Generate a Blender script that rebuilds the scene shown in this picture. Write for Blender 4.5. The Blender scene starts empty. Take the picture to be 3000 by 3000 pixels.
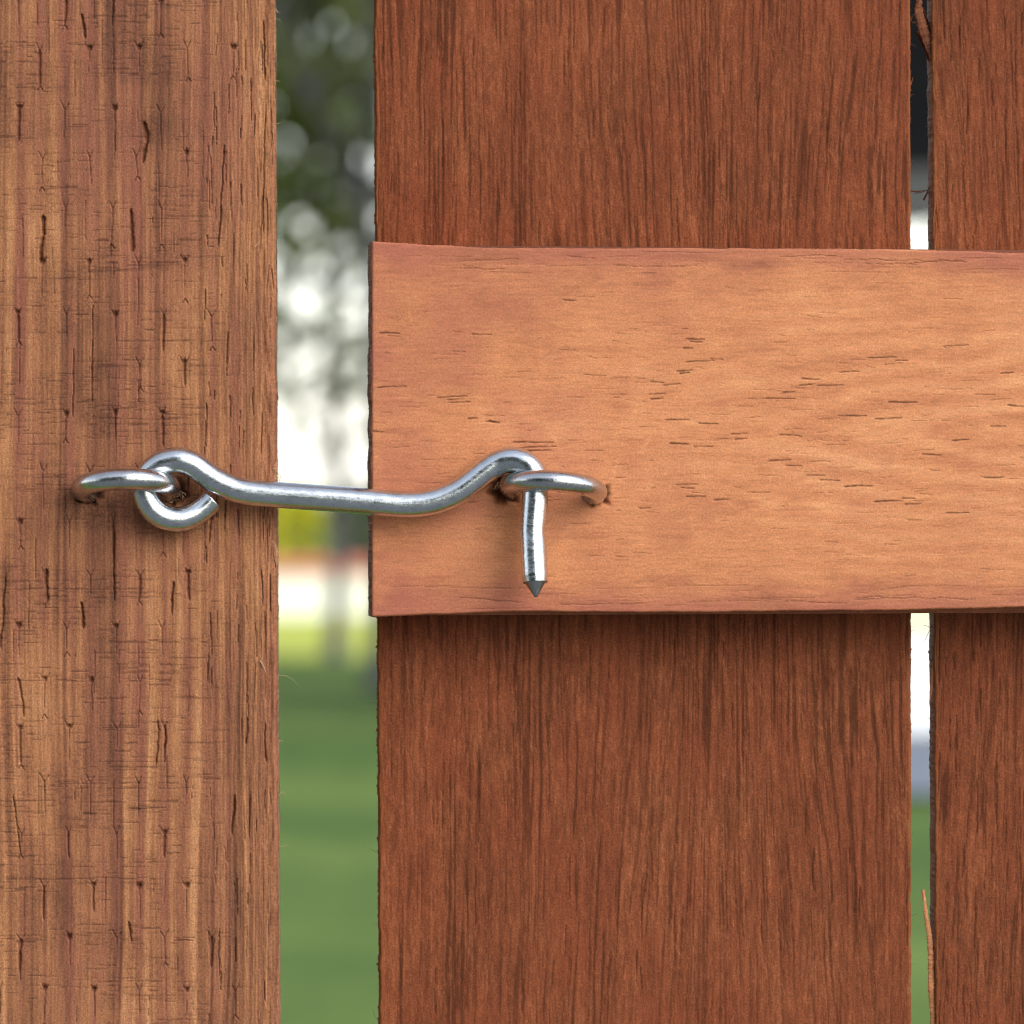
import bpy, math, random
import numpy as np
from mathutils import Vector, Matrix

# ------------------------------------------------------------------ camera, world, sun, exposure
scene = bpy.context.scene
C = scene.collection
K = 12000.0            # photograph pixels per metre in the plane of the rail's front face (y = 0)
DIST = 1.5             # camera to that plane
CX, CY = 850.0, 1450.0
CAMZ = 0.95

cam_d = bpy.data.cameras.new('camera')
cam = bpy.data.objects.new('camera', cam_d); C.objects.link(cam)
cam.location = ((CX-1500)/K, -DIST, CAMZ)
cam.rotation_euler = (math.radians(90), 0, 0)
cam_d.sensor_width = 36; cam_d.lens = 36*DIST/(3000/K)
cam_d.shift_x = (1500-CX)/3000; cam_d.shift_y = (CY-1500)/3000
cam_d.clip_start = 0.05; cam_d.clip_end = 3000
cam_d.dof.use_dof = True; cam_d.dof.focus_distance = DIST-0.002
cam_d.dof.aperture_fstop = cam_d.lens/9.5
cam_d.dof.aperture_blades = 9
scene.camera = cam

SUN_DIR = Vector((0.55, -0.74, 0.56)).normalized()      # towards the sun
world = bpy.data.worlds.new('World'); scene.world = world; world.use_nodes = True
wn = world.node_tree.nodes; wl = world.node_tree.links
sky = wn.new('ShaderNodeTexSky'); sky.sky_type = 'NISHITA'; sky.sun_disc = False
sky.sun_elevation = math.asin(SUN_DIR.z); sky.sun_rotation = math.atan2(SUN_DIR.x, SUN_DIR.y)
sky.air_density = 1.0; sky.dust_density = 0.6; sky.ozone_density = 1.0
hs = wn.new('ShaderNodeHueSaturation'); hs.inputs['Saturation'].default_value = 0.40
wl.new(sky.outputs[0], hs.inputs['Color'])
wl.new(hs.outputs[0], wn['Background'].inputs['Color'])
wn['Background'].inputs['Strength'].default_value = 0.15

sun_d = bpy.data.lights.new('sun', 'SUN'); sun = bpy.data.objects.new('sun', sun_d); C.objects.link(sun)
sun_d.energy = 1.2; sun_d.angle = math.radians(40); sun_d.color = (1.0, 0.95, 0.88)
sun.location = (2, -2, 4)
sun.rotation_euler = SUN_DIR.to_track_quat('Z', 'Y').to_euler()

scene.view_settings.view_transform = 'Standard'; scene.view_settings.look = 'None'
scene.view_settings.gamma = 1.0; scene.view_settings.use_curve_mapping = False
scene.view_settings.exposure = 0.88
scene.render.engine = 'CYCLES'
scene.cycles.use_denoising = True
scene.cycles.max_bounces = 6
scene.cycles.filter_width = 1.0

# ------------------------------------------------------------------ helpers
rng = np.random.RandomState(7); random.seed(7)

def W(u, v, y=0.0):
    """photo pixel measured on a plane at depth y -> world point on that plane"""
    s = (DIST+y)/DIST
    return Vector(((CX-1500)/K + (u-CX)/K*s, y, CAMZ + (CY-v)/K*s))

def tag(o, label=None, cat=None, group=None, kind=None):
    if label: o['label'] = label
    if cat: o['category'] = cat
    if group: o['group'] = group
    if kind: o['kind'] = kind
    return o

def empty(name, loc=(0, 0, 0)):
    o = bpy.data.objects.new(name, None); o.location = loc; o.empty_display_size = 0.05
    C.objects.link(o); return o

def link(name, me, mat, parent=None):
    o = bpy.data.objects.new(name, me); C.objects.link(o)
    if mat: me.materials.append(mat)
    if parent:
        o.parent = parent; o.matrix_parent_inverse = Matrix.Translation(parent.location).inverted() if parent.parent is None else Matrix.Identity(4)
    return o

def mesh_np(name, verts, quads, smooth=True):
    me = bpy.data.meshes.new(name)
    verts = np.asarray(verts, np.float32).reshape(-1, 3); quads = np.asarray(quads, np.int32)
    k = quads.shape[1]
    me.vertices.add(len(verts)); me.vertices.foreach_set('co', verts.ravel())
    me.loops.add(quads.size); me.loops.foreach_set('vertex_index', quads.ravel())
    me.polygons.add(len(quads)); me.polygons.foreach_set('loop_start', np.arange(0, quads.size, k, dtype=np.int32))
    me.polygons.foreach_set('use_smooth', np.full(len(quads), smooth, bool))
    me.update(calc_edges=True); return me

def mesh_py(name, verts, faces, smooth=False):
    me = bpy.data.meshes.new(name); me.from_pydata([tuple(v) for v in verts], [], faces)
    if smooth: me.polygons.foreach_set('use_smooth', [True]*len(faces))
    me.update(); return me

def vnoise(x, y, seed):
    t = np.random.RandomState(seed).rand(256, 256)*2-1
    xi = np.floor(x).astype(np.int64); yi = np.floor(y).astype(np.int64)
    fx = x-xi; fy = y-yi
    fx = fx*fx*fx*(fx*(fx*6-15)+10); fy = fy*fy*fy*(fy*(fy*6-15)+10)
    a = t[xi & 255, yi & 255]; b = t[(xi+1) & 255, yi & 255]
    c = t[xi & 255, (yi+1) & 255]; d = t[(xi+1) & 255, (yi+1) & 255]
    return (a*(1-fx)+b*fx)*(1-fy)+(c*(1-fx)+d*fx)*fy

def fbm(x, y, seed, octv=3, gain=0.5):
    s = 0; a = 1; n = 0
    for i in range(octv):
        s = s+a*vnoise(x*2**i+17.3*i, y*2**i+5.1*i, seed+i*13); n += a; a *= gain
    return s/n*1.6

def sstep(a, b, x):
    t = np.clip((x-a)/(b-a), 0, 1); return t*t*(3-2*t)

# ------------------------------------------------------------------ materials
class NT:
    def __init__(s, name):
        s.m = bpy.data.materials.new(name); s.m.use_nodes = True
        s.t = s.m.node_tree; s.b = s.t.nodes['Principled BSDF']
    def n(s, typ, **kw):
        nd = s.t.nodes.new(typ)
        for k, v in kw.items(): setattr(nd, k, v)
        return nd
    def l(s, a, b): s.t.links.new(a, b)
    def mix(s, fac, a, b, blend='MIX'):
        nd = s.n('ShaderNodeMix', data_type='RGBA', blend_type=blend)
        for sock, val in ((nd.inputs[0], fac), (nd.inputs[6], a), (nd.inputs[7], b)):
            if hasattr(val, 'is_linked'): s.l(val, sock)
            elif isinstance(val, (int, float)): sock.default_value = val
            else: sock.default_value = (*val, 1)
        return nd.outputs[2]
    def noise(s, scale, detail=4, rough=0.6, stretch=(1, 1, 1), rot=(0, 0, 0), coord='Object', dist=0.0):
        tc = s.n('ShaderNodeTexCoord'); mp = s.n('ShaderNodeMapping')
        mp.inputs['Scale'].default_value = stretch; mp.inputs['Rotation'].default_value = rot
        nz = s.n('ShaderNodeTexNoise'); nz.inputs['Scale'].default_value = scale
        nz.inputs['Detail'].default_value = detail; nz.inputs['Roughness'].default_value = rough
        nz.inputs['Distortion'].default_value = dist
        s.l(tc.outputs[coord], mp.inputs['Vector']); s.l(mp.outputs[0], nz.inputs['Vector'])
        return nz.outputs['Fac']
    def ramp(s, fac, stops):
        r = s.n('ShaderNodeValToRGB'); cr = r.color_ramp
        while len(cr.elements) < len(stops): cr.elements.new(0.5)
        for e, (p, c) in zip(cr.elements, stops):
            e.position = p; e.color = (*c, 1) if not isinstance(c, (int, float)) else (c, c, c, 1)
        s.l(fac, r.inputs[0]); return r.outputs[0]
    def bump(s, fac, dist, strength=1.0, prev=None):
        b = s.n('ShaderNodeBump'); b.inputs['Distance'].default_value = dist; b.inputs['Strength'].default_value = strength
        s.l(fac, b.inputs['Height'])
        if prev is not None: s.l(prev, b.inputs['Normal'])
        return b.outputs[0]

def wood_material(name, tones, hue, hue_col, dark_col, end_col, fine_axis, rough=0.62, fine_lo=0.72, fine_hi=1.25, fine_scale=900, fine_stretch=14, fleck=0.0, bump=1.0, spec=.2, grit=.9):
    """r: tone along a ramp, g: second colour, b: stain in the grain and painted shade in recesses, alpha: end grain and plank edges"""
    t = NT(name)
    at = t.n('ShaderNodeAttribute', attribute_name='wood'); sp = t.n('ShaderNodeSeparateColor')
    t.l(at.outputs['Color'], sp.inputs[0])
    col = t.ramp(sp.outputs[0], tones)
    col = t.mix(sp.outputs[1], col, hue_col)
    st = [1, 1, 1]; st[fine_axis] = 1.0/fine_stretch
    fine = t.noise(fine_scale, 5, 0.65, tuple(st))
    fr = t.ramp(fine, [(0.25, fine_lo), (0.5, 1.0), (0.75, fine_hi)])
    col = t.mix(1.0, col, fr, 'MULTIPLY')
    spk = t.noise(2100, 3, 0.7, (1, 1, 1))
    spr = t.ramp(spk, [(0.3, 0.64), (0.5, 1.0), (0.70, 1.42)])
    col = t.mix(grit, col, spr, 'MULTIPLY')
    if fleck:
        st2 = [1, 1, 1]; st2[fine_axis] = 0.35
        fl = t.noise(700, 4, 0.75, tuple(st2), rot=(0, .12, 0))
        col = t.mix(fleck, col, t.ramp(fl, [(0.28, 0.55), (0.48, 1.0), (0.58, 1.05), (0.72, 1.75)]), 'MULTIPLY')
    col = t.mix(sp.outputs[2], col, dark_col)
    col = t.mix(at.outputs['Alpha'], col, end_col)
    t.l(col, t.b.inputs['Base Color'])
    t.b.inputs['Roughness'].default_value = rough
    t.b.inputs['Specular IOR Level'].default_value = spec
    nb = t.bump(fine, 0.0003, 0.35*bump); nb = t.bump(spk, 0.00015, 0.45*bump, nb)
    t.l(nb, t.b.inputs['Normal'])
    return t.m

M_post = wood_material('weathered_brown_post_wood',
    [(0.0, (.085, .033, .016)), (0.3, (.185, .071, .034)), (0.55, (.280, .112, .050)), (0.8, (.375, .162, .068)), (1.0, (.46, .215, .098))],
    0, (.265, .092, .054), (.055, .018, .010), (.20, .10, .06), 2, 0.62, 0.72, 1.24, 900, 10, fleck=.30)
M_rail = wood_material('tan_stained_rail_wood',
    [(0.0, (.31, .108, .052)), (0.35, (.47, .175, .078)), (0.6, (.58, .228, .097)), (1.0, (.72, .325, .145))],
    0, (.40, .130, .080), (.085, .032, .014), (.21, .078, .046), 0, 0.55, 0.86, 1.13, 1000, 5, fleck=.16, bump=.45, grit=.55)
M_plank = wood_material('red_brown_plank_wood',
    [(0.0, (.078, .024, .011)), (0.35, (.150, .044, .018)), (0.6, (.202, .060, .024)), (1.0, (.31, .103, .043))],
    0, (.215, .053, .022), (.034, .010, .004), (.30, .11, .035), 2, 0.68, 0.74, 1.26, 900, 12, fleck=.34, spec=.1)

def plain(name, col, rough=0.8, var=0.25, scale=4, metallic=0.0, spec=0.3):
    t = NT(name)
    nz = t.noise(scale, 5, 0.6)
    r = t.ramp(nz, [(0.25, tuple(c*(1-var) for c in col)), (0.75, tuple(min(1, c*(1+var)) for c in col))])
    t.l(r, t.b.inputs['Base Color']); t.b.inputs['Roughness'].default_value = rough
    t.b.inputs['Metallic'].default_value = metallic; t.b.inputs['Specular IOR Level'].default_value = spec
    return t.m

def steel(name, base, r0, r1, axis_stretch=(1, 1, 1), spots=.74):
    t = NT(name)
    a = t.noise(260, 6, 0.65); b = t.noise(1500, 4, 0.7, axis_stretch)
    col = t.ramp(a, [(0.30, tuple(c*0.80 for c in base)), (0.55, base), (0.8, tuple(min(1, c*1.06) for c in base))])
    rust = t.ramp(t.noise(330, 5, 0.7), [(spots, 0.0), (spots+.05, 1.0)])
    col = t.mix(rust, col, (.13, .06, .04))
    t.l(col, t.b.inputs['Base Color'])
    t.b.inputs['Metallic'].default_value = 1.0
    rr = t.ramp(b, [(0.3, r0), (0.7, r1)]); t.l(rr, t.b.inputs['Roughness'])
    nb = t.bump(b, 0.00006, 0.4); nb = t.bump(a, 0.0003, 0.25, nb); t.l(nb, t.b.inputs['Normal'])
    return t.m
M_steel = steel('zinc_plated_steel', (.72, .755, .79), 0.14, 0.34, (.25, 1, 1), spots=.70)
M_steel2 = steel('zinc_plated_steel_eye', (.62, .63, .65), 0.14, 0.34, spots=.655)
M_cut = steel('cut_steel', (.42, .43, .45), 0.30, 0.5)
M_fibre = plain('wood_fibre', (.50, .33, .20), 0.7, 0.2, 300)
M_fibre_red = plain('red_wood_fibre', (.30, .12, .055), 0.7, 0.3, 300)
M_splinter_red = plain('red_splinter_wood', (.16, .052, .022), 0.75, 0.5, 260)
M_chip = plain('torn_post_wood', (.36, .17, .085), 0.7, 0.4, 260)
M_splinter = plain('raw_splinter_wood', (.48, .20, .085), 0.65, 0.35, 220)

# ------------------------------------------------------------------ timber with real surface relief
def timber(name, u, v, h, attr, y0, thick, mat, parent=None, back=(0, 0, 0, 0), end_alpha=(0, 0, 0, 0), side_tone=None, rough_side=1.2):
    """u, v: pixel grids (rows along v); h: relief in mm, into the wood; back: px shift of the back edge (left, right, top, bottom)"""
    nv, nu = u.shape
    s = (DIST+y0)/DIST
    X = (CX-1500)/K+(u-CX)/K*s; Z = CAMZ+(CY-v)/K*s; Y = y0+h*0.001
    V = [np.stack([X, Y, Z], -1).reshape(-1, 3)]
    idx = np.arange(nv*nu).reshape(nv, nu)
    Q = [np.stack([idx[:-1, :-1], idx[1:, :-1], idx[1:, 1:], idx[:-1, 1:]], -1).reshape(-1, 4)]
    A = [attr.reshape(-1, 4)]
    n0 = nv*nu
    loops = {'l': (idx[:, 0], 0), 'b': (idx[-1, :], 3), 'r': (idx[::-1, -1], 1), 't': (idx[0, ::-1], 2)}
    backs = []
    L = 5
    for key, (li, bi) in loops.items():
        base = V[0][li].copy(); n = len(li)
        ax = 0 if key in 'lr' else 2
        sign = 1 if key in 'lr' else -1
        al = np.concatenate([A[0][li]]).copy(); al[:, 3] = end_alpha[bi]
        if side_tone is not None: al[:, 0] = np.clip(al[:, 0]*0+side_tone+rng.rand(n)*0.2-.1, 0, 1)
        rows = []
        for k in range(L+1):
            f = k/L
            p = base.copy(); p[:, 1] = base[:, 1]*(1-f)+(y0+thick)*f
            p[:, ax] += sign*back[bi]*f/K
            if 0 < k < L: p[:, ax] += rng.randn(n)*rough_side/K
            V.append(p); A.append(al); rows.append(np.arange(n0, n0+n)); n0 += n
        for k in range(L):
            a, b = rows[k], rows[k+1]
            Q.append(np.stack([a[:-1], b[:-1], b[1:], a[1:]], -1)[:, ::-1])
        backs.append(rows[-1])
    c = [b[0] for b in backs]
    Q.append(np.array([[c[0], c[1], c[2], c[3]]])[:, ::-1])
    me = mesh_np(name, np.concatenate(V), np.concatenate(Q))
    ca = me.attributes.new('wood', 'FLOAT_COLOR', 'POINT')
    ca.data.foreach_set('color', np.concatenate(A).astype(np.float32).ravel())
    return link(name, me, mat, parent)

def lines(segs):
    """concatenate ranges (a, b, step)"""
    out = []
    for a, b, st in segs: out.append(np.arange(a, b, st))
    out.append([segs[-1][1]]); return np.concatenate(out).astype(float)

def corner(d, r):           # rounding of an arris: d px from the edge, radius r mm
    d = np.clip(d/12.0, 0, r); return r-np.sqrt(np.maximum(r*r-(r-d)**2, 0))

class Marks:
    """adds slits and dents to a nearly regular grid; recess shade goes into the colour too"""
    def __init__(s, u, v, h, st): s.u, s.v, s.h, s.st = u, v, h, st; s.vc = v[:, u.shape[1]//2]; s.uc = u[u.shape[0]//2, :]
    def win(s, u0, u1, v0, v1):
        i0, i1 = np.searchsorted(s.vc, [v0-20, v1+20]); j0, j1 = np.searchsorted(s.uc, [u0-20, u1+20])
        return slice(max(i0, 0), i1), slice(max(j0, 0), j1)
    def seg(s, p, q, w0, w1, depth, stain_shade, wob=0.0, seed=0):
        (x0, y0), (x1, y1) = p, q; m = max(w0, w1)*2+4
        w = s.win(min(x0, x1)-m, max(x0, x1)+m, min(y0, y1)-m, max(y0, y1)+m)
        u = s.u[w]; v = s.v[w]
        if u.size == 0: return
        dx, dy = x1-x0, y1-y0; L2 = dx*dx+dy*dy+1e-6
        t = ((u-x0)*dx+(v-y0)*dy)/L2; tc = np.clip(t, 0, 1)
        LL = tc*math.sqrt(L2); off = wob*(.55*vnoise(LL/38.0, tc*0+seed*1.7, 91+seed % 50)+.22*vnoise(LL/7.0, tc*0+seed*1.7, 33+seed % 50))
        nx, ny = -dy/math.sqrt(L2), dx/math.sqrt(L2)
        d = np.hypot(u-(x0+tc*dx+nx*off), v-(y0+tc*dy+ny*off))
        ww = (w0*(1-tc)+w1*tc)*(1+.35*vnoise(LL/11.0, tc*0+seed*2.3, 17+seed % 40))*np.minimum(1, .35+np.minimum(tc, 1-tc)*7)
        g = np.exp(-(d/ww)**2.4)
        s.h[w] = np.maximum(s.h[w], s.h[w]+g*depth-0.0)
        s.st[w] = np.maximum(s.st[w], g*stain_shade)
    def pit(s, x, y, rx, ry, depth, stain_shade, p=4):
        w = s.win(x-rx*2, x+rx*2, y-ry*2, y+ry*2); u = s.u[w]; v = s.v[w]
        if u.size == 0: return
        a = np.arctan2(v-y, u-x)
        r = np.hypot((u-x)/rx, (v-y)/ry)*(1+.12*np.sin(a*5+x)+.08*np.sin(a*9+y))
        g = np.exp(-r**p); s.h[w] += g*depth; s.st[w] = np.maximum(s.st[w], g*stain_shade)

# ---- the post: pressure-treated, incised in staggered rows
def build_post():
    vv = lines([(-6500, -150, 500), (-150, 3150, 2.7), (3150, 12800, 500)])
    aa = np.concatenate([np.linspace(-255, -20, 14), np.arange(-16, 740, 2.6), np.linspace(740, 815, 38)])
    u, v = np.meshgrid(aa, vv)
    er = 805+(v/3000)*14+2.0*fbm(v/60, v*0, 5, 3)+1.1*vnoise(v/7, v*0, 8)
    f = np.clip((u-500)/(815-500), 0, 1); u = u+(er-815)*f
    h = np.zeros_like(u); st = np.zeros_like(u)
    uw = u+9*fbm(u/150, v/900, 21, 2)+(v-1500)*0.004
    s1 = fbm(uw/27, v/2600, 31, 3); s2 = fbm(uw/9, v/900, 41, 2); s3 = fbm(uw/4.5, v/260, 51, 2)
    right = sstep(560, 680, u)
    tone = 0.57+0.23*s1*(1-.20*right)+0.14*s2+0.10*s3*(0.5+right)+.05*fbm(u/5, v/9, 57, 2)
    tone += 0.15*fbm(u/260, v/340, 61, 3)
    tone -= 0.09*right
    us = u-(v-500)*0.0035+5*fbm(u/90, v/420, 63, 2)
    band = .5+.5*np.cos((us-52)/70.25*2*math.pi)
    band = band**2.2*(.55+.55*fbm(us/70.25, v/520, 65, 2))*(1-right)
    tone += .05-.33*np.clip(band, 0, 1)+.14*(1-right)*fbm(us/70.25+9, v/700, 67, 2)
    pink = .55*np.clip(band, 0, 1)+np.clip(0.16+0.8*fbm(uw/30+40, v/1300, 71, 3)+.3*fbm(u/180, v/260, 73, 2), 0, 1)*0.70; pink = np.clip(pink, 0, 1)
    # crosswise saw marks in patches
    patch = sstep(-0.45, 0.30, fbm(u/170, v/95, 81, 3))*(1-.75*right)
    brk = sstep(0.0, 0.25, vnoise(u/30, v/4.2, 83)+0.05)
    ln = sstep(0.25, 0.7, vnoise(u/400, v/4.6, 87))*brk*patch
    st = np.maximum(st, ln*0.50); h += ln*0.10
    tone -= 0.10*patch+.10*patch*fbm(u/7, v/5, 89, 2)
    h += -0.06*s1-0.035*s2*(1+right)-0.03*s3*(1+1.6*right)
    h += 0.05*vnoise(u/3.3, v/30, 95)*(.4+right)
    mk = Marks(u, v, h, st)
    r = random.Random(4)
    for k in range(-1, 22):                      # incising marks, slit shade also put into the colour
        y = 144+153*(k-1)+r.uniform(-4, 4); odd = (k-1) % 2
        for j in range(-2, 5):
            x = (52 if odd else 122)+140.5*j+r.uniform(-6, 6); y += r.uniform(-5, 5)
            x += (y-500)*0.0035
            if x > 560: 
                if r.random() < .75: continue
            if r.random() < .14: continue
            fork = r.random()
            ln_ = r.uniform(70, 118); wide = r.random()
            w = r.uniform(1.1, 1.8) if wide < .72 else r.uniform(2.4, 4.6)
            dep = .8 if wide < .72 else 1.5; ln_ *= r.uniform(.7, 1.1)
            dr = r.uniform(-4, 4)
            mk.seg((x, y+10), (x+dr, y+10+ln_), w*1.1, w*.65, dep*.5, .36, 2.0, k*7+j+60)
            a = r.uniform(8, 15)
            mk.seg((x-a, y-r.uniform(8, 16)), (x, y+12), 1.0, 1.7, .35, .38)
            mk.seg((x+a, y-r.uniform(8, 16)), (x, y+12), 1.0, 1.7, .35, .38)
            if r.random() < .4: mk.pit(x, y+2, r.uniform(4, 8), r.uniform(5, 9), .9, .6, 3)
            if r.random() < .35:
                mk.seg((x+dr, y+10+ln_), (x+dr-9, y+24+ln_), 1.6, 1.2, .5, .45); mk.seg((x+dr, y+10+ln_), (x+dr+9, y+24+ln_), 1.6, 1.2, .5, .45)
            mk.seg((x-55, y-2+r.uniform(-4, 4)), (x+55, y-2+r.uniform(-4, 4)), 1.4, 1.4, .10, .25, 1.5, k+j)
    # larger tears seen in the photograph
    for (x0, y0, x1, y1, w0, w1, d) in [(424, 358, 430, 420, 6, 8, 2.2), (430, 420, 420, 478, 8, 3, 2.2), (125, 632, 128, 690, 8, 6, 2.2),
        (126, 690, 119, 765, 5, 6, 2), (382, 612, 388, 735, 5, 8, 1.8), (238, 42, 250, 112, 5, 6, 1.8), (655, 425, 648, 600, 3, 3, 1.6),
        (648, 600, 640, 720, 5, 2, 1.8), (240, 1765, 243, 1840, 5, 6, 2), (137, 1668, 138, 1765, 6, 5, 1.8), (510, 1705, 502, 1800, 5, 3, 1.8),
        (463, 2110, 460, 2240, 3.5, 3, 1.6), (483, 2120, 484, 2235, 3.5, 3, 1.6), (725, 2100, 722, 2180, 3, 3, 1.3), (686, 2330, 680, 2450, 4, 3, 1.6),
        (762, 1668, 770, 1770, 2.5, 2, 1.2), (775, 2120, 778, 2230, 2.5, 3, 1.4), (333, 1555, 336, 1760, 2.6, 2.4, 1.7), (272, 880, 268, 1180, 2.2, 2.4, 1.2),
        (380, 2700, 384, 2760, 4, 2, 1.5), (772, 60, 776, 235, 2.4, 3.5, 1.4), (778, 300, 766, 700, 2, 2.4, 1.0), (640, 2720, 645, 2900, 2.6, 2, 1.1),
        (16, 1680, 2, 1900, 3, 4, 1.5), (38, 2330, 60, 2500, 3, 2, 1.3), (55, 1985, 72, 2100, 4, 3, 1.4), (215, 1020, 212, 1230, 2.2, 2, 1.2)]:
        mk.seg((x0, y0), (x1, y1), w0*.72, w1*.72, d*.58, .45, 5, int(x0))
    # fine checks among the close grain at the right
    for i in range(110):
        x = r.uniform(600, 800); y = r.uniform(-50, 3050); l = r.uniform(25, 130)
        mk.seg((x, y), (x+r.uniform(-4, 4), y+l), r.uniform(1.0, 1.8), 1.0, r.uniform(.3, .8), r.uniform(.3, .6), 2, i)
    for i in range(70):
        x = r.uniform(0, 600); y = r.uniform(-50, 3050); l = r.uniform(20, 150)
        mk.seg((x, y), (x+r.uniform(-3, 3), y+l), r.uniform(.9, 1.5), 1.0, r.uniform(.2, .5), r.uniform(.2, .5), 2, i+300)
    # crosswise kerf marks, mostly in bands; their weak shade deepened by dark colour
    for i in range(1500):
        y = r.uniform(-40, 3040); x = r.uniform(-20, 640)
        cl = float(fbm(np.array([x/230.]), np.array([y/70.]), 105, 2)[0])
        if cl < r.uniform(-.3, .75): continue
        L = r.uniform(16, 66); st_ = r.uniform(.25, .75)
        mk.seg((x-L/2, y), (x+L/2, y+r.uniform(-2, 2)), r.uniform(.9, 1.5), r.uniform(.8, 1.4), .12, st_, 1.6, i)
    # holes where the eye enters, their shade also painted into the colour
    mk.pit(262, 1446, 34, 28, 4, .85); mk.pit(506, 1442, 36, 32, 4, .8)
    # torn arris
    de = er-u
    strip = sstep(46, 40, de+8*fbm(v/90, v*0, 97, 3))
    tone += 0.12*strip; pink *= 1-.6*strip; h += 0.35*strip*(0.6+0.6*fbm(u/14, v/70, 98, 2))
    h += corner(de, 1.6)
    h += -0.5*np.exp(-(de/20)**2)*np.maximum(0, fbm(v/120, v*0+3, 99, 2))
    at = np.stack([np.clip(tone, 0, 1), pink, np.clip(st, 0, 1), np.zeros_like(u)], -1)
    o = timber('fence_post', u, v, h, at, 0.0, 0.089, M_post, None, side_tone=.5)
    return o
post = build_post()
tag(post, 'rough brown square timber post with rows of small slits, left of the gap', 'post')

# ---- the gate: two boards in view and the rail nailed across them
gate = empty('wooden_gate', tuple(W(1100, 12300, 0.019)))
tag(gate, 'red-brown board gate with a tan cross rail, held shut by the hook', 'gate')

def build_plank(name, lf, rf, seed, dense, orange_left=True):
    stx, sty = (3.0, 4.4) if dense else (60, 300)
    vv = lines([(-6200, -120, 400), (-120, 770, sty), (770, 1740, 60), (1740, 3120, sty), (3120, 12300, 400)])
    l0, r0 = lf(0.0), rf(0.0)
    if dense:
        vis1 = min(r0, 3080)
        aa = np.concatenate([np.linspace(l0, l0+30, 18)[:-1], np.arange(l0+30, vis1-30, stx), np.linspace(vis1-30, vis1, 14)])
        if r0 > vis1: aa = np.concatenate([aa, np.linspace(vis1, r0, 40)[1:]])
    else: aa = np.linspace(l0, r0, 24)
    u, v = np.meshgrid(aa, vv)
    f = (u-l0)/(r0-l0)
    el = lf(v)+1.6*fbm(v/45, v*0, seed, 3)+1.0*vnoise(v/8, v*0, seed+1)
    er = rf(v)+1.3*fbm(v/60, v*0, seed+2, 3)+.8*vnoise(v/9, v*0, seed+3)
    u = el*(1-f)+er*f
    uw = u+8*fbm(u/140, v/500, seed+4, 2)
    uc_ = l0+.66*(min(r0, 3300)-l0); gq = np.exp(-((u-uc_)/340)**2)       # arched figure
    uw = uw+gq*((u-uc_)*.42*sstep(3300, 1700, v)+(u-uc_)*.30*sstep(-200, 900, v))
    big = fbm(u/330, v/420, seed+5, 3)
    m = fbm(uw/48, v/520, seed+6, 3); s = fbm(uw/10, v/120, seed+7, 3); t = fbm(uw/5, v/42, seed+8, 2)
    fleck = fbm(u/16, v/22, seed+20, 3)
    tone = 0.56+0.11*m+0.10*s+0.12*t+0.08*big+.05*fleck
    amt = sstep(-.6, .5, fbm(u/190, v/330, seed+9, 3))
    dk = sstep(0.15, 0.70, fbm(uw/6.8, v/260, seed+10, 3)+0.22*fbm(uw/40, v/900, seed+11, 2)+.15*fbm(u/5, v/20, seed+21, 2))
    dk2 = sstep(.1, .8, fbm(uw/20, v/600, seed+22, 3)+.25*fbm(u/6, v/26, seed+23, 2))
    st = np.maximum(dk*(.34+.24*amt), dk2*.10)
    hair = sstep(.55, .85, fbm(u/3.2, v/13, seed+12, 2)); tone += .20*hair
    blot = sstep(.52, .8, fbm(u/22, v/26, seed+13, 3)); tone += .10*blot
    hue = np.clip(.40+.4*fbm(u/120, v/200, seed+14, 3), 0, 1)*.7
    h = -0.03*m-0.04*s-0.03*t+dk*.07-hair*.06-0.04*fleck
    mk = Marks(u, v, h, st)
    r = random.Random(seed)
    if dense:
        for i in range(170):
            x = r.uniform(l0, min(r0, 3050)); y = r.choice([r.uniform(-80, 740), r.uniform(1780, 3080), r.uniform(1780, 3080)]); L = r.uniform(40, 190)
            mk.seg((x, y), (x+r.uniform(-5, 5), y+L), r.uniform(1.2, 2.8), r.uniform(1., 2.2), r.uniform(.08, .3), r.uniform(.3, .8), 4, i)
    dl = u-el; dr = er-u
    e = np.zeros_like(u)
    e = np.maximum(e, .7*sstep(14, 2, dl+3*fbm(v/80, v*0, seed+15, 2)))  # long edges blended towards orange
    e = np.maximum(e, .55*sstep(10, 1, dr+3*fbm(v/80, v*0, seed+16, 2)))
    h += corner(dl, .7)+corner(dr, .7)
    at = np.stack([np.clip(tone, 0, 1), hue, np.clip(st*(1-e), 0, 1), e*.8], -1)
    return timber(name, u, v, h, at, 0.0195, 0.012, M_plank, gate, side_tone=.85, rough_side=2.2)

plank_a = build_plank('plank', lambda v: 1098+v*0.005, lambda v: 2668+v*0.0005, 200, True)
plank_b = build_plank('plank', lambda v: 2731+v*0.0034, lambda v: 4290+v*0.002, 300, True)
plank_c = build_plank('plank', lambda v: 4350+v*0.002, lambda v: 5950+v*0.0, 400, False)

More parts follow.
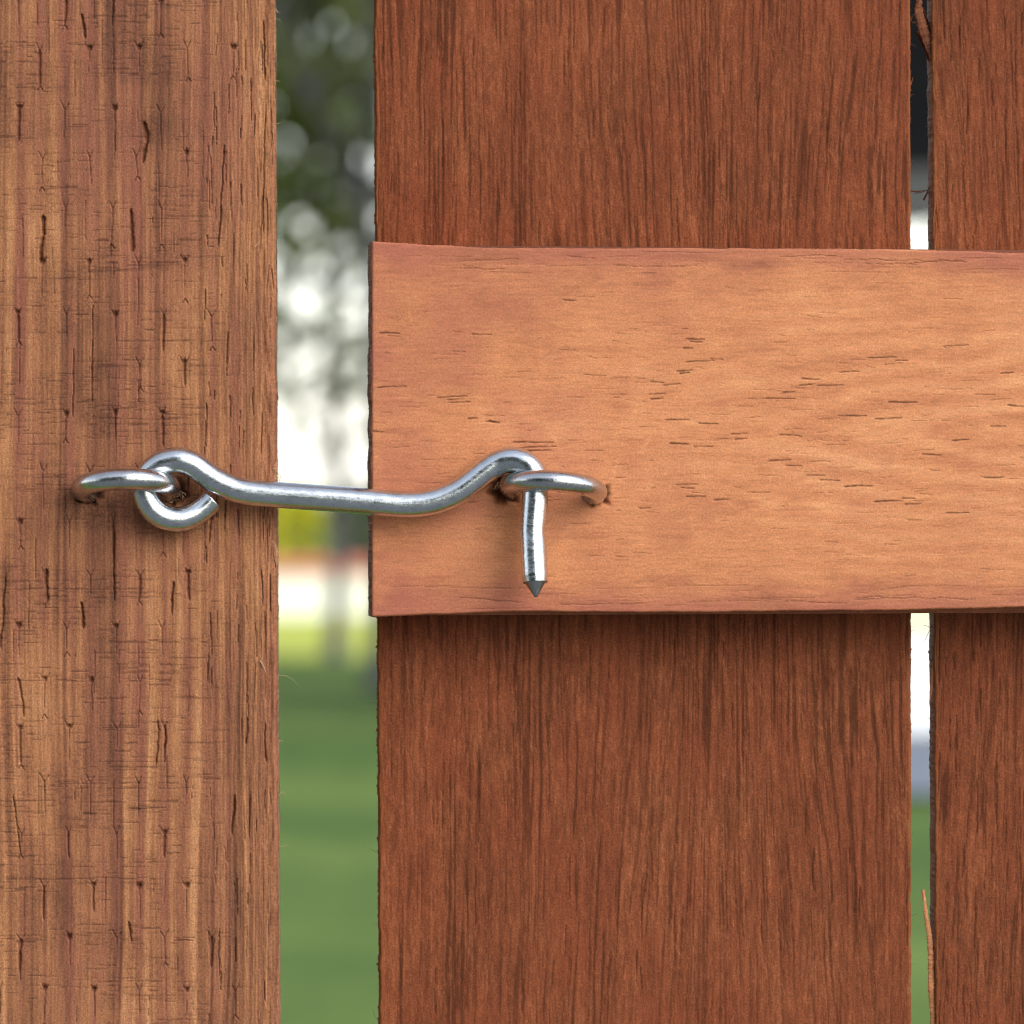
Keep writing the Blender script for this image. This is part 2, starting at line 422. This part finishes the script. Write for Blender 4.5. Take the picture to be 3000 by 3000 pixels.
def build_rail():
    uu = np.concatenate([np.linspace(1089, 1110, 12)[:-1], np.arange(1110, 3080, 3.0), np.linspace(3080, 12500, 60)])
    b = np.concatenate([np.linspace(0, .02, 12)[:-1], np.linspace(.02, .98, 415), np.linspace(.98, 1, 12)[1:]])
    def top(x): return np.interp(x, [1080, 1250, 1480, 2000, 2670, 3000, 12500], [708, 717, 727, 727, 731, 741, 800])
    def bot(x): return np.interp(x, [1080, 1250, 1480, 2000, 2670, 3000, 12500], [1808, 1801, 1792, 1794, 1787, 1779, 1760])
    u, f = np.meshgrid(uu, b)
    t_ = top(u)+1.1*fbm(u/70, u*0, 501, 3)+.5*vnoise(u/9, u*0, 502); b_ = bot(u)+1.1*fbm(u/70, u*0, 503, 3)+.5*vnoise(u/9, u*0, 504)
    v = t_*(1-f)+b_*f
    el = 1.8*fbm(v/50, v*0, 505, 3); u = u+el*sstep(1200, 1089, u)
    vw = v+10*fbm(u/500, v/120, 511, 2)
    big = fbm(u/300, v/230, 521, 3); big2 = fbm(u/90, v/70, 523, 3)
    s = fbm(u/600, vw/16, 531, 3); t = fbm(u/60, vw/4, 541, 2); sp = fbm(u/9, v/5, 547, 2)
    tone = 0.52+.10*big+.07*big2+.05*s+.05*t+.07*sp+.13*np.exp(-((v-1262)/300)**2)
    # cathedral figure towards the right
    c = (np.abs(vw-1262)/6.3)**1.22-(u-1500)/22.0+5*fbm(u/260, v/180, 551, 2)
    fig = np.sin(c*.23)*sstep(1800, 2500, u)*np.exp(-((v-1262)/360)**2); tone += .15*fig
    tone += .13*sstep(1200, 2600, u)-.06
    d_t = v-t_; d_b = b_-v
    wv = 1+.45*fbm(u/170, u*0+2, 577, 2); ed = np.maximum(np.exp(-(d_t/(62*wv))**2), np.exp(-(d_b/(62*wv))**2))
    hue = np.clip(.10+.30*fbm(u/150, v/150, 561, 3)+.40*sstep(1500, 1100, u)*(.7+.5*fbm(u/120, v/120, 563, 2))+.55*ed, 0, .95)
    hue = hue*(1-.6*sstep(1500, 2300, u)*(1-ed)); tone -= .30*ed*(.7+.6*fbm(u/200, v/30, 565, 2))
    # grey smudges of old weathering
    sm = sstep(.45, .9, fbm(u/130, v/32, 567, 3)); tone -= .14*sm
    st = np.zeros_like(u); h = -.012*s-.012*t-.012*sp
    mk = Marks(u, v, h, st)
    r = random.Random(11)
    # resin-canal dashes, the longest ones placed where the photograph has them
    D = [(2010, 994, 60), (2000, 1020, 30), (2005, 1060, 90), (2080, 1052, 40), (1980, 1088, 50), (1990, 1096, 30), (1905, 1120, 40), (1940, 1128, 60),
         (1900, 1155, 50), (1905, 1168, 40), (1950, 1230, 70), (2045, 1241, 60), (1960, 1298, 60), (2030, 1308, 60), (2140, 1273, 50), (2150, 1287, 40),
         (2280, 1274, 70), (2250, 1350, 70), (2300, 1363, 50), (2345, 1110, 60), (2340, 1128, 50), (2390, 1128, 80), (2460, 1092, 60), (2540, 1048, 90),
         (2620, 1058, 40), (2240, 1167, 90), (2290, 1151, 40), (2600, 1176, 40), (2640, 1180, 50), (2450, 1217, 90), (2560, 1227, 90), (2760, 1014, 80),
         (2930, 1095, 40), (2790, 1290, 50), (2950, 1188, 60), (2360, 1392, 60), (2400, 1405, 60), (2470, 1425, 90), (2560, 1470, 90), (2640, 1460, 40),
         (2650, 1478, 50), (2770, 1502, 70), (1980, 1420, 70), (1995, 1430, 40), (2010, 1456, 60), (2090, 1466, 50), (1280, 1165, 90), (1310, 1172, 50),
         (1315, 1178, 60), (1430, 1235, 35), (1380, 980, 60), (1100, 1135, 90), (1090, 1265, 40), (1500, 1296, 120), (1520, 1312, 110), (1530, 1320, 90),
         (1370, 1225, 30), (1420, 1235, 40), (1110, 975, 60), (2020, 1000, 40), (1650, 880, 40), (1870, 1490, 40), (2700, 1330, 60), (2880, 1400, 60), (2900, 1250, 50)]
    for i, (x, y, L) in enumerate(D):
        mk.seg((x, y), (x+L, y+r.uniform(-5, 3)), r.uniform(1.8, 2.9), 1.3, .25, r.uniform(.7, 1.0), 3, i)
    for i in range(330):
        x = r.uniform(1090, 3050); y = r.gauss(1260, 250)
        if not 770 < y < 1750: continue
        L = r.uniform(10, 70); k = r.uniform(.12, .62)
        mk.seg((x, y), (x+L, y+r.uniform(-4, 4)), r.uniform(1.0, 1.8), .9, .12, k, 3, i+100)
    # long checks near the two arrises
    for (x0, y0, x1, y1) in [(2490, 760, 2830, 766), (2520, 775, 2660, 770), (2660, 770, 2830, 764), (1340, 768, 1530, 757), (1350, 788, 1480, 787), (1340, 1752, 1530, 1764),
                             (2490, 1748, 2860, 1756), (2500, 1757, 2600, 1753), (1650, 750, 1740, 756), (1800, 778, 2050, 779), (2280, 752, 2450, 748), (1640, 1772, 1900, 1766), (2290, 1762, 2470, 1768)]:
        mk.seg((x0, y0), (x1, y1), 1.3, 1.0, .2, .55, 5, int(x0))
    for i in range(40):
        x = r.uniform(1090, 2950); y = r.choice([r.uniform(725, 800), r.uniform(1715, 1785)])
        mk.seg((x, y), (x+r.uniform(60, 260), y+r.uniform(-4, 4)), 1.2, 1.0, .12, r.uniform(.15, .4), 2, i)
    # where the right eye enters: torn-out hole and a neat one, hole shade painted in
    mk.pit(1478, 1436, 38, 34, 4.0, .85); mk.pit(1452, 1416, 18, 24, 1.2, .35, 2); mk.pit(1748, 1450, 34, 26, 3.5, .85)
    # pale scuffs
    for i in range(34):
        x = r.gauss(1950, 400); y = r.gauss(1260, 190); a = r.uniform(0, 6.28); L = r.uniform(10, 34)
        w = mk.win(x-60, x+60, y-60, y+60); uu_, vv_ = u[w], v[w]
        dd = np.abs((uu_-x)*math.sin(a)+(vv_-y)*math.cos(a)); ll = np.abs((uu_-x)*math.cos(a)-(vv_-y)*math.sin(a))
        tone[w] += .26*np.exp(-(dd/5)**2-(ll/L)**2)*(.6+.6*vnoise(uu_/6, vv_/6, 600+i))
    h += corner(d_t, .55)+corner(d_b, .55)+corner(u-1089, .5)
    e = sstep(9, 1, u-1089+2.0*fbm(v/14, v*0, 571, 2))*.35
    arr = np.maximum(sstep(5, 1.5, d_t), sstep(5, 1.5, d_b))*(.5+.5*vnoise(u/30, u*0, 573)); tone += .22*arr; hue *= 1-.5*arr
    at = np.stack([np.clip(tone, 0, 1), hue, np.clip(st, 0, 1), e], -1)
    return timber('rail', u, v, h, at, 0.0, 0.0192, M_rail, gate, back=(-8, 0, 0, 0), end_alpha=(1, 0, .0, .0), rough_side=2.2)
rail = build_rail()
tag(rail, 'tan cross rail with dark grain dashes')

# ------------------------------------------------------------------ splinters and loose fibres
def tube(pts, rad, sides=12, cap=True, flat=None):
    """pts: list of Vectors, rad: list; returns verts, faces"""
    n = len(pts); V = []; F = []
    T = [(pts[min(i+1, n-1)]-pts[max(i-1, 0)]).normalized() for i in range(n)]
    nrm = T[0].orthogonal().normalized()
    for i in range(n):
        nrm = (nrm-T[i]*nrm.dot(T[i])).normalized(); bi = T[i].cross(nrm)
        for k in range(sides):
            a = 2*math.pi*k/sides
            V.append(pts[i]+(nrm*math.cos(a)+bi*math.sin(a))*rad[i])
    for i in range(n-1):
        for k in range(sides):
            k2 = (k+1) % sides
            F.append((i*sides+k, i*sides+k2, (i+1)*sides+k2, (i+1)*sides+k))
    if cap: F.append(tuple(range(sides))[::-1]); F.append(tuple((n-1)*sides+k for k in range(sides)))
    return V, F

def catmull(P, step):
    out = []; P = [Vector(p) for p in P]
    Q = [P[0]*2-P[1]]+P+[P[-1]*2-P[-2]]
    for i in range(1, len(Q)-2):
        a, b, c, d = Q[i-1:i+3]; n = max(2, int((c-b).length/step))
        for k in range(n):
            t = k/n
            out.append(0.5*((2*b)+(c-a)*t+(2*a-5*b+4*c-d)*t*t+(3*b-a-3*c+d)*t**3))
    out.append(P[-1]); return out

def fibres(name, items, mat, parent, kind='stuff'):
    V = []; F = []
    for pts, r in items:
        v, f = tube(pts, [r*(1-.7*i/(len(pts)-1)) for i in range(len(pts))], 4)
        o = len(V); V += v; F += [tuple(o+i for i in q) for q in f]
    o = link(name, mesh_py(name, V, F), mat, parent)
    if kind: o['kind'] = kind
    return o

def edge_fibres(edge, sgn, v0, v1, n, y0, thick, seed, lmin, lmax):
    r = random.Random(seed); out = []
    for i in range(n):
        v = r.uniform(v0, v1); L = r.uniform(lmin, lmax)*(3 if r.random() < .04 else 1); a = r.uniform(-1.2, 1.2); y = y0+r.uniform(.001, thick)
        u = edge(v)-sgn*4; pts = [W(u, v, y)]
        for k in range(4):
            a += r.uniform(-.7, .7); u += sgn*math.cos(a)*L/3; v += math.sin(a)*L/3
            pts.append(W(u, v, y+r.uniform(-.0004, .0004)))
        out.append((pts, r.uniform(.00004, .00009)))
    return out
post_edge = lambda v: 806+v/3000*14
fibres('loose_fibre', edge_fibres(post_edge, 1, 0, 3000, 330, 0.0012, .01, 1, 3, 9), M_fibre, post)
def hair(P, r, y=.004): return ([W(a, b, y) for a, b in P], r)
fibres('stray_fibre', [hair([(814, 1977), (840, 1980), (860, 1992), (876, 2010)], .00006), hair([(816, 2172), (828, 2168), (824, 2177), (832, 2172)], .00012),
        hair([(816, 2330), (828, 2318), (838, 2330)], .00013), hair([(808, 25), (815, 38), (822, 34)], .0001), hair([(806, 55), (818, 56), (822, 64)], .0001),
        hair([(810, 235), (820, 240)], .0001), hair([(812, 1385), (822, 1395), (818, 1410), (824, 1418)], .00012), hair([(812, 1398), (826, 1402)], .0001),
        hair([(762, 1935), (772, 1950), (780, 1972)], .00018, -.0006), hair([(748, 722), (756, 712), (764, 705)], .00012, -.0006)], M_fibre, post)
fibres('loose_fibre', edge_fibres(lambda v: 1098+v*.005, -1, 0, 720, 130, .0205, .015, 2, 3, 8)+edge_fibres(lambda v: 1098+v*.005, -1, 1810, 3000, 210, .0205, .015, 3, 3, 11)
       + edge_fibres(lambda v: 2667, 1, 0, 725, 110, .0205, .012, 4, 3, 8)+edge_fibres(lambda v: 2668, 1, 1790, 3000, 150, .0205, .012, 5, 3, 8), M_fibre_red, plank_a)
fibres('loose_fibre', edge_fibres(lambda v: 2729+v*.0034, -1, 0, 725, 170, .0205, .015, 6, 3, 10)+edge_fibres(lambda v: 2729+v*.0034, -1, 1790, 3000, 260, .0205, .015, 7, 3, 10)
       + [hair([(2733, 1850), (2720, 1835), (2704, 1831)], .00013, .022), hair([(2731, 1832), (2722, 1850), (2712, 1870), (2706, 1885)], .00012, .022),
          hair([(2668, 560), (2690, 561), (2722, 556)], .00028, .03), hair([(2680, 566), (2700, 564), (2724, 553)], .00018, .03), hair([(2706, 586), (2714, 570), (2722, 548)], .0004, .03),
          hair([(2668, 62), (2671, 52), (2676, 42)], .00022, .026), hair([(2673, 66), (2684, 65), (2700, 66)], .0003, .026), hair([(2668, 250), (2671, 240), (2675, 226)], .0002, .026)], M_fibre_red, plank_b)

def tuft(u, v, n, seed, y, r0=.00016):
    r = random.Random(seed); out = []
    for i in range(n):
        a = r.uniform(0, 6.28); L = r.uniform(8, 22); x0, y0 = u+r.uniform(-8, 8), v+r.uniform(-5, 5)
        out.append(([W(x0, y0, y+.001), W(x0+math.cos(a)*L*.5, y0+math.sin(a)*L*.4, y-.0006), W(x0+math.cos(a+.5)*L, y0+math.sin(a+.5)*L*.7, y-.0011)], r.uniform(.5, 1)*r0))
    return out
fibres('torn_fibre', tuft(525, 1446, 16, 3, .0004)+tuft(505, 1462, 6, 4, .0004)+tuft(268, 1462, 5, 5, .0004), M_fibre, post)
fibres('torn_fibre', tuft(1456, 1425, 12, 6, .0006)+tuft(1497, 1452, 9, 7, .0006)+tuft(1738, 1462, 6, 8, .0004), M_fibre, rail)

def splinter(name, P, mat, parent, y):
    """a torn strip: list of (u, v, half width, half thickness px)"""
    V = []; F = []; r = random.Random(len(P)*7)
    pts = catmull([(a, b, 0) for a, b, *_ in P], 5); n = len(pts)
    hw = np.interp(np.linspace(0, len(P)-1, n), range(len(P)), [p[2] for p in P])
    ht = np.interp(np.linspace(0, len(P)-1, n), range(len(P)), [p[3] for p in P])
    S = 8; yo = 0
    for i in range(n):
        t = (pts[min(i+1, n-1)]-pts[max(i-1, 0)]); t.z = 0; t.normalize(); nx = Vector((-t.y, t.x))
        yo += r.uniform(-.00008, .00008)
        for k in range(S):
            a = 2*math.pi*k/S; j = 1+r.uniform(-.22, .22)
            q = W(pts[i].x+nx.x*math.cos(a)*hw[i]*j, pts[i].y+nx.y*math.cos(a)*hw[i]*j, y+yo+math.sin(a)*ht[i]*j/K)
            V.append(q)
    for i in range(n-1):
        for k in range(S): F.append((i*S+k, i*S+(k+1) % S, (i+1)*S+(k+1) % S, (i+1)*S+k))
    F.append(tuple(range(S))[::-1]); F.append(tuple((n-1)*S+k for k in range(S)))
    return link(name, mesh_py(name, V, F), mat, parent)
splinter('splinter', [(2690, -80, 12, 6), (2692, 0, 13, 7), (2690, 25, 10, 6), (2700, 70, 14, 7), (2712, 110, 16, 8), (2724, 150, 12, 8), (2734, 185, 6, 6)], M_splinter_red, plank_b, .022)
splinter('splinter', [(2704, 20, 2, 2), (2712, 50, 4, 3), (2720, 80, 5, 4), (2728, 108, 6, 5)], M_splinter_red, plank_b, .024)
splinter('splinter', [(2678, 92, 1.5, 2), (2690, 104, 4, 3), (2702, 124, 6, 5), (2716, 150, 8, 6), (2727, 185, 6, 5)], M_splinter_red, plank_b, .025)
splinter('splinter', [(2704, 2607, 5, 3), (2708, 2640, 6, 4), (2716, 2700, 8, 5), (2725, 2760, 9, 5), (2728, 2830, 10, 6), (2730, 2900, 10, 6), (2735, 2990, 9, 6), (2742, 3080, 6, 6)], M_splinter, plank_b, .021)
splinter('splinter', [(2736, 1940, 4, 3), (2731, 2000, 7, 4), (2727, 2030, 4, 3), (2724, 2055, 1.2, 2)], M_fibre_red, plank_b, .021)
splinter('splinter', [(812, 1345, 2, 2), (806, 1370, 9, 5), (803, 1400, 9, 6), (806, 1430, 2, 3)], M_chip, post, .0006)
splinter('splinter', [(789, 1570, 2, 2), (800, 1590, 8, 4), (808, 1620, 8, 5), (810, 1660, 2, 3)], M_chip, post, .0006)

# ------------------------------------------------------------------ hook and eyes
HY = -0.0064
hook = empty('gate_hook', tuple(W(526, 1420, HY)))
tag(hook, 'shiny zinc-plated steel hook spanning the gap from post to rail', 'hook')
HP = [(622, 1464), (590, 1493), (560, 1511), (526, 1521), (484, 1516), (448, 1492), (427, 1455), (425, 1416), (440, 1384), (474, 1358), (520, 1348), (562, 1360),
      (598, 1385), (640, 1412), (708, 1438), (817, 1450), (1000, 1463), (1100, 1471), (1174, 1477), (1236, 1475), (1292, 1462), (1346, 1437), (1390, 1406), (1425, 1378), (1462, 1355),
      (1500, 1347), (1538, 1358), (1561, 1384), (1568, 1418), (1567, 1470), (1563, 1520), (1561, 1560), (1563, 1610), (1568, 1706)]
HD = [-.0002]*10+[-.0006, -.0004]+[0]*12+[0, -.0006, -.0012, -.0016, -.002, -.0026, -.003, -.0034, -.0042, -.0056]
HD[:9] = [.0018, .0016, .0012, .0008, .0004, .0002, 0, 0, 0]
P3 = [W(a, b, HY+d) for (a, b), d in zip(HP, HD)]
pts = catmull(P3, .00022); n = len(pts)
rr = []
for i, p in enumerate(pts):
    f = i/n; r = .00318
    if f < .22: r = .00292+.00026*f/.22
    if i > n-8: r *= 1-.010*(i-(n-8))
    rr.append(r)
V, F = tube(pts, rr, 40, False)
# bevelled cut at the loop's open end
S = 40
d0 = (pts[0]-pts[1]).normalized(); d1 = (pts[-1]-pts[-2]).normalized()
b0 = len(V); V += [pts[0]+d0*.00022+(V[k]-pts[0])*.90 for k in range(S)]
for k in range(S): F.append((b0+k, b0+(k+1) % S, (k+1) % S, k))
F.append(tuple(b0+k for k in range(S))[::-1])
# little dent on the prong, flattening where it was bent
for i, p in enumerate(pts):
    for k in range(S):
        q = V[i*S+k]; dd = (q-W(1597, 1556, HY-.0036)).length
        if dd < .004: V[i*S+k] = q+Vector((-.0004*math.exp(-(dd/.0014)**2), 0, 0))
me = mesh_py('rod', V, F, True)
me.polygons[-1].use_smooth = False
rod = link('rod', me, M_steel, hook)
# pointed end
last = [V[(n-1)*S+k].copy() for k in range(S)]; c = pts[-1]
TV = [c-d1*.0001+(q-c)*.90 for q in last]; TF = []
prof = [(.00025, .82), (.0011, .63), (.0022, .40), (.0032, .20), (.0036, .13)]
for dz, sc in prof:
    TV += [c+d1*dz+(q-c)*sc for q in last]
for j in range(len(prof)):
    for k in range(S): TF.append((j*S+k, j*S+(k+1) % S, (j+1)*S+(k+1) % S, (j+1)*S+k))
TF.append(tuple(len(prof)*S+k for k in range(S)))
tip = link('point_tip', mesh_py('point_tip', TV, TF, True), M_cut, hook); tag(tip, 'dull grey cut point of the hook')

def eye(xc, R, base, tilt, xtilt, wire, label, r_out=.0034):
    P = []
    for k in range(-4, 45):
        if k < 0: th = math.radians(-24); ex = -k*.0016
        elif k > 40: th = math.radians(204); ex = (k-40)*.0016
        else: th = math.radians(-24+228*k/40); ex = 0
        x = xc-R*math.cos(th); dep = r_out+R/K*math.sin(th)-ex     # metres in front of the wood
        if ex: x += (1 if k < 0 else -1)*ex*K*.25
        P.append(Vector((W(x, 0, 0).x, -dep, W(0, base+xtilt*(x-xc)/R, 0).z+dep*tilt)))
    P = catmull(P, .0003); m = len(P)
    v, f = tube(P, [wire]*m, 32)
    o = link('screw_eye', mesh_py('screw_eye', v, f, True), M_steel2)
    return tag(o, label, 'screw eye', 'steel eyes that carry the hook')
eye(370, 129, 1438, .20, -2, .00262, 'steel eye driven into the brown post, holding the looped end of the hook')
eye(1619, 128, 1440, .18, 10, .00250, 'steel eye driven into the tan rail, with the pointed end of the hook through it')

# ------------------------------------------------------------------ the garden behind
def lawn_mat(name, c0, c1, scale):
    t = NT(name); a = t.noise(scale, 5, .6); b = t.noise(scale*18, 3, .6)
    col = t.ramp(a, [(.38, c0), (.64, c1)]); col = t.mix(.35, col, t.ramp(b, [(.3, tuple(x*.6 for x in c0)), (.7, tuple(x*1.3 for x in c1))]))
    t.l(col, t.b.inputs['Base Color']); t.b.inputs['Roughness'].default_value = .9; t.b.inputs['Specular IOR Level'].default_value = .1
    t.l(t.bump(b, .04, .7), t.b.inputs['Normal']); return t.m
M_lawn = lawn_mat('lawn_grass', (.040, .105, .018), (.19, .265, .058), .26)
M_verge = lawn_mat('sun_painted_grass', (.55, .62, .08), (.68, .72, .16), .5)  # sunlight on the far grass strip is put into this pale colour

def sheet(name, x0, x1, y0, y1, z, mat, nx=1, ny=1):
    V = [(x0+(x1-x0)*i/nx, y0+(y1-y0)*j/ny, z) for j in range(ny+1) for i in range(nx+1)]
    F = [(j*(nx+1)+i, j*(nx+1)+i+1, (j+1)*(nx+1)+i+1, (j+1)*(nx+1)+i) for j in range(ny) for i in range(nx)]
    return tag(link(name, mesh_py(name, V, F), mat), kind='structure')
sheet('ground', -900, 900, -900, 900, 0, M_lawn)
M_path = plain('added_grey_path', (.15, .16, .165), .9, .35, 6)
sheet('added_path', -40, 40, -7.2, -.25, .006, M_path)  # unseen ground, added so the steel mirrors grey instead of lawn
sheet('sun_painted_verge', -30, 30, 34.0, 46, .006, M_verge)

def box(x0, x1, y0, y1, z0, z1):
    V = [(x0, y0, z0), (x1, y0, z0), (x1, y1, z0), (x0, y1, z0), (x0, y0, z1), (x1, y0, z1), (x1, y1, z1), (x0, y1, z1)]
    return V, [(0, 3, 2, 1), (4, 5, 6, 7), (0, 1, 5, 4), (1, 2, 6, 5), (2, 3, 7, 6), (3, 0, 4, 7)]
def part(name, b, mat, parent=None, bevel=.01):
    me = mesh_py(name, *b); o = link(name, me, mat, parent)
    if bevel:
        m = o.modifiers.new('bevel', 'BEVEL'); m.width = bevel; m.segments = 2
    return o
M_white = plain('white_render', (.90, .90, .89), .8, .04, 2)
M_red = plain('red_coping', (.62, .20, .17), .8, .2, 5)
M_dark = plain('dark_roof_felt', (.010, .010, .010), 1.0, .3, 3, 0, 0.0)
M_fascia = plain('grey_fascia_paint', (.075, .075, .07), .8, .15, 3)
M_pave = plain('blue_grey_paving', (.22, .245, .29), .8, .15, 3)
M_bark = plain('grey_bark', (.12, .115, .12), .9, .4, 9)

gw = empty('garden_wall', (0, 46.15, 0)); tag(gw, 'low white garden wall with red coping, far behind the gap', 'wall')
part('wall', box(-24, 24, 46.0, 46.3, 0, .35), M_white, gw)
part('coping', box(-24.03, 24.03, 45.95, 46.35, .3505, .455), M_red, gw)

def leaf_mat(name, c, var=.5, trans=.25):
    t = NT(name)
    oi = t.n('ShaderNodeAttribute', attribute_name='shade'); r = t.ramp(oi.outputs['Fac'], [(0, tuple(x*(1-var) for x in c)), (1, tuple(x*(1+var) for x in c))])
    t.l(r, t.b.inputs['Base Color']); t.b.inputs['Roughness'].default_value = .55; t.b.inputs['Specular IOR Level'].default_value = .25
    tr = t.n('ShaderNodeBsdfTranslucent'); t.l(r, tr.inputs[0]); mx = t.n('ShaderNodeMixShader'); mx.inputs[0].default_value = trans
    t.l(t.b.outputs[0], mx.inputs[1]); t.l(tr.outputs[0], mx.inputs[2]); t.l(mx.outputs[0], t.t.nodes['Material Output'].inputs[0])
    return t.m
M_leaf = leaf_mat('dark_leaf', (.085, .105, .026), .6)
M_leaf_y = leaf_mat('chartreuse_leaf', (.72, .70, .06), .15, .45)
M_leaf_g = leaf_mat('hedge_leaf', (.16, .20, .11))

def leaves(name, centres, size, mat, parent, seed):
    r = np.random.RandomState(seed); n = len(centres)
    c = np.asarray(centres, float); d = r.randn(n, 3); d /= np.linalg.norm(d, axis=1)[:, None]
    e = np.cross(d, r.randn(n, 3)); e /= np.linalg.norm(e, axis=1)[:, None]; w = np.cross(d, e)
    L = size*(.6+.8*r.rand(n))[:, None]
    V = np.stack([c-d*L, c+e*L*.45+w*L*.12, c+d*L, c-e*L*.45+w*L*.12], 1).reshape(-1, 3)
    q = np.arange(n*4).reshape(n, 4); me = mesh_np(name, V, q, False)
    a = me.attributes.new('shade', 'FLOAT', 'POINT'); a.data.foreach_set('value', np.repeat(r.rand(n), 4).astype(np.float32))
    return link(name, me, mat, parent)

def tree(name, x, y, h_trunk, rad, r_trunk, n, leaf, label, seed, group='trees on the lawn', lean=0.0, low=0.0, skirt=0):
    r = random.Random(seed); t = empty(name, (x, y, 0)); tag(t, label, 'tree', group)
    top = Vector((x+lean, y, h_trunk+rad*.9))
    P = catmull([(x, y, -.1), (x+lean*.2+.03, y, h_trunk*.5), (x+lean*.6-.03, y+.04, h_trunk), tuple(top)], .15)
    m = len(P); V, F = tube(P, [r_trunk*(1.25 if i < 2 else 1)*(1-.75*i/m) for i in range(m)], 10)
    cl = []
    for k in range(14):
        a = r.uniform(0, 6.28); el = r.uniform(-.25, .9); rr_ = rad*r.uniform(.45, .95)
        q = Vector((x+lean+math.cos(a)*math.cos(el)*rr_, y+math.sin(a)*math.cos(el)*rr_, h_trunk+rad*.8+math.sin(el)*rr_*.95))
        s0 = P[int(m*r.uniform(.5, .85))]
        L = catmull([s0, (s0+q)/2+Vector((0, 0, .12*rad)), q], .2)
        v, f = tube(L, [r_trunk*.38*(1-.8*i/len(L)) for i in range(len(L))], 6); o = len(V); V += v; F += [tuple(o+i for i in z) for z in f]
        cl.append((q, rad*r.uniform(.32, .52)))
    for k in range(16):
        q = Vector((x+lean+r.gauss(0, rad*.5), y+r.gauss(0, rad*.5), h_trunk+rad*(.75+low)+r.gauss(0, rad*.42))); cl.append((q, rad*r.uniform(.25, .45)))
    link('trunk', mesh_py('trunk', V, F, True), M_bark, t)
    g = np.random.RandomState(seed); pts_ = []
    for i in range(n):
        q, s = cl[g.randint(len(cl))]; d = g.randn(3); d /= np.linalg.norm(d); d *= s*g.rand()**.45
        pts_.append((q.x+d[0], q.y+d[1], q.z+d[2]*.8))
    if skirt:                                   # thin drooping sprays under the crown
        sp_ = [(x+g.randn()*rad*.42, y+g.randn()*rad*.42, h_trunk-.02-abs(g.randn())*.22) for _ in range(skirt//12)]
        for c_ in sp_:
            for _ in range(12): pts_.append((c_[0]+g.randn()*.10, c_[1]+g.randn()*.10, c_[2]+g.randn()*.16))
    leaves('crown', pts_, leaf, M_leaf, t, seed)
    return t
tree('young_tree', .20, 34, 1.95, 1.9, .055, 2700, .105, 'slim grey-trunked leafy tree seen blurred in the wide gap', 3, skirt=300)
tree('young_tree', .36, 28, 2.15, 1.6, .05, 1100, .105, 'slim dark leafy tree close beside the gate board, blurred', 8, skirt=90)
tree('broad_tree', -4.0, 40, 2.3, 2.6, .13, 5200, .13, 'broad leafy tree hidden mostly behind the brown post', 12)
tree('broad_tree', 4.6, 60, 2.4, 3.0, .14, 5200, .13, 'broad leafy tree far behind the gate boards', 15)
tree('broad_tree', -9.0, 30, 2.2, 2.6, .13, 4200, .13, 'broad leafy tree well to the side of the brown post', 19)

def hedge(name, x0, x1, y0, y1, z1, n, size, mat, label, seed):
    t = empty(name, ((x0+x1)/2, (y0+y1)/2, 0)); tag(t, label, 'hedge')
    g = np.random.RandomState(seed); p = g.rand(n, 3)
    k = g.randint(0, 3, n)
    p[k == 0, 1] *= .25; p[k == 1, 2] = 1-.2*p[k == 1, 2]
    c = np.stack([x0+(x1-x0)*p[:, 0], y0+(y1-y0)*p[:, 1], z1*p[:, 2]*(1+.12*np.sin(p[:, 0]*40)*p[:, 2])], 1)
    leaves('foliage', c, size, mat, t, seed)
    part('woody_core', box(x0+.15, x1-.15, (y0*.6+y1*.4), (y0*.4+y1*.6), -.05, z1*.7), M_bark, t, .05)
    return t
hedge('clipped_hedge', -12, .18, 47.2, 48.4, .90, 14000, .075, M_leaf_y, 'yellow-green clipped hedge behind the low white wall', 21)
hedge('clipped_hedge', 0.24, 14, 47.2, 48.4, .90, 16000, .075, M_leaf_g, 'grey-green clipped hedge behind the wall, next to the yellow-green one', 22)
hedge('unseen_hedge', -16, 0.6, -10, -8, 5.4, 26000, .18, M_leaf_g, 'tall green hedge added unseen behind the viewer, mirrored darkly in the steel', 23)  # out of view, placed and sized for the dark reflection in the steel

sh = empty('garden_shelter', (3.2, 23.5, 0)); tag(sh, 'dark-roofed shelter on a low white wall, seen through the narrow slot', 'shelter')
part('wall', box(1.25, 5.2, 22.6, 22.85, 0, .42), M_white, sh)
for (x, y) in ((1.35, 22.72), (5.1, 22.72)): part('roof_post', box(x-.06, x+.06, y-.06, y+.06, .4205, 2.03), M_fascia, sh)
for (x, y) in ((1.35, 25.6), (5.1, 25.6)): part('roof_post', box(x-.06, x+.06, y-.06, y+.06, 0, 2.95), M_fascia, sh)
part('fascia', box(1.1, 5.4, 22.2, 22.24, 2.0, 2.21), M_fascia, sh)
RV = [(1.05, 22.25, 2.04), (5.45, 22.25, 2.04), (5.45, 25.9, 3.12), (1.05, 25.9, 3.12), (1.05, 22.25, 2.20), (5.45, 22.25, 2.20), (5.45, 25.9, 3.28), (1.05, 25.9, 3.28)]
part('roof', (RV, box(0, 1, 0, 1, 0, 1)[1]), M_dark, sh)
sheet('paved_terrace', .9, 6.0, 17.6, 26.2, .02, M_pave)
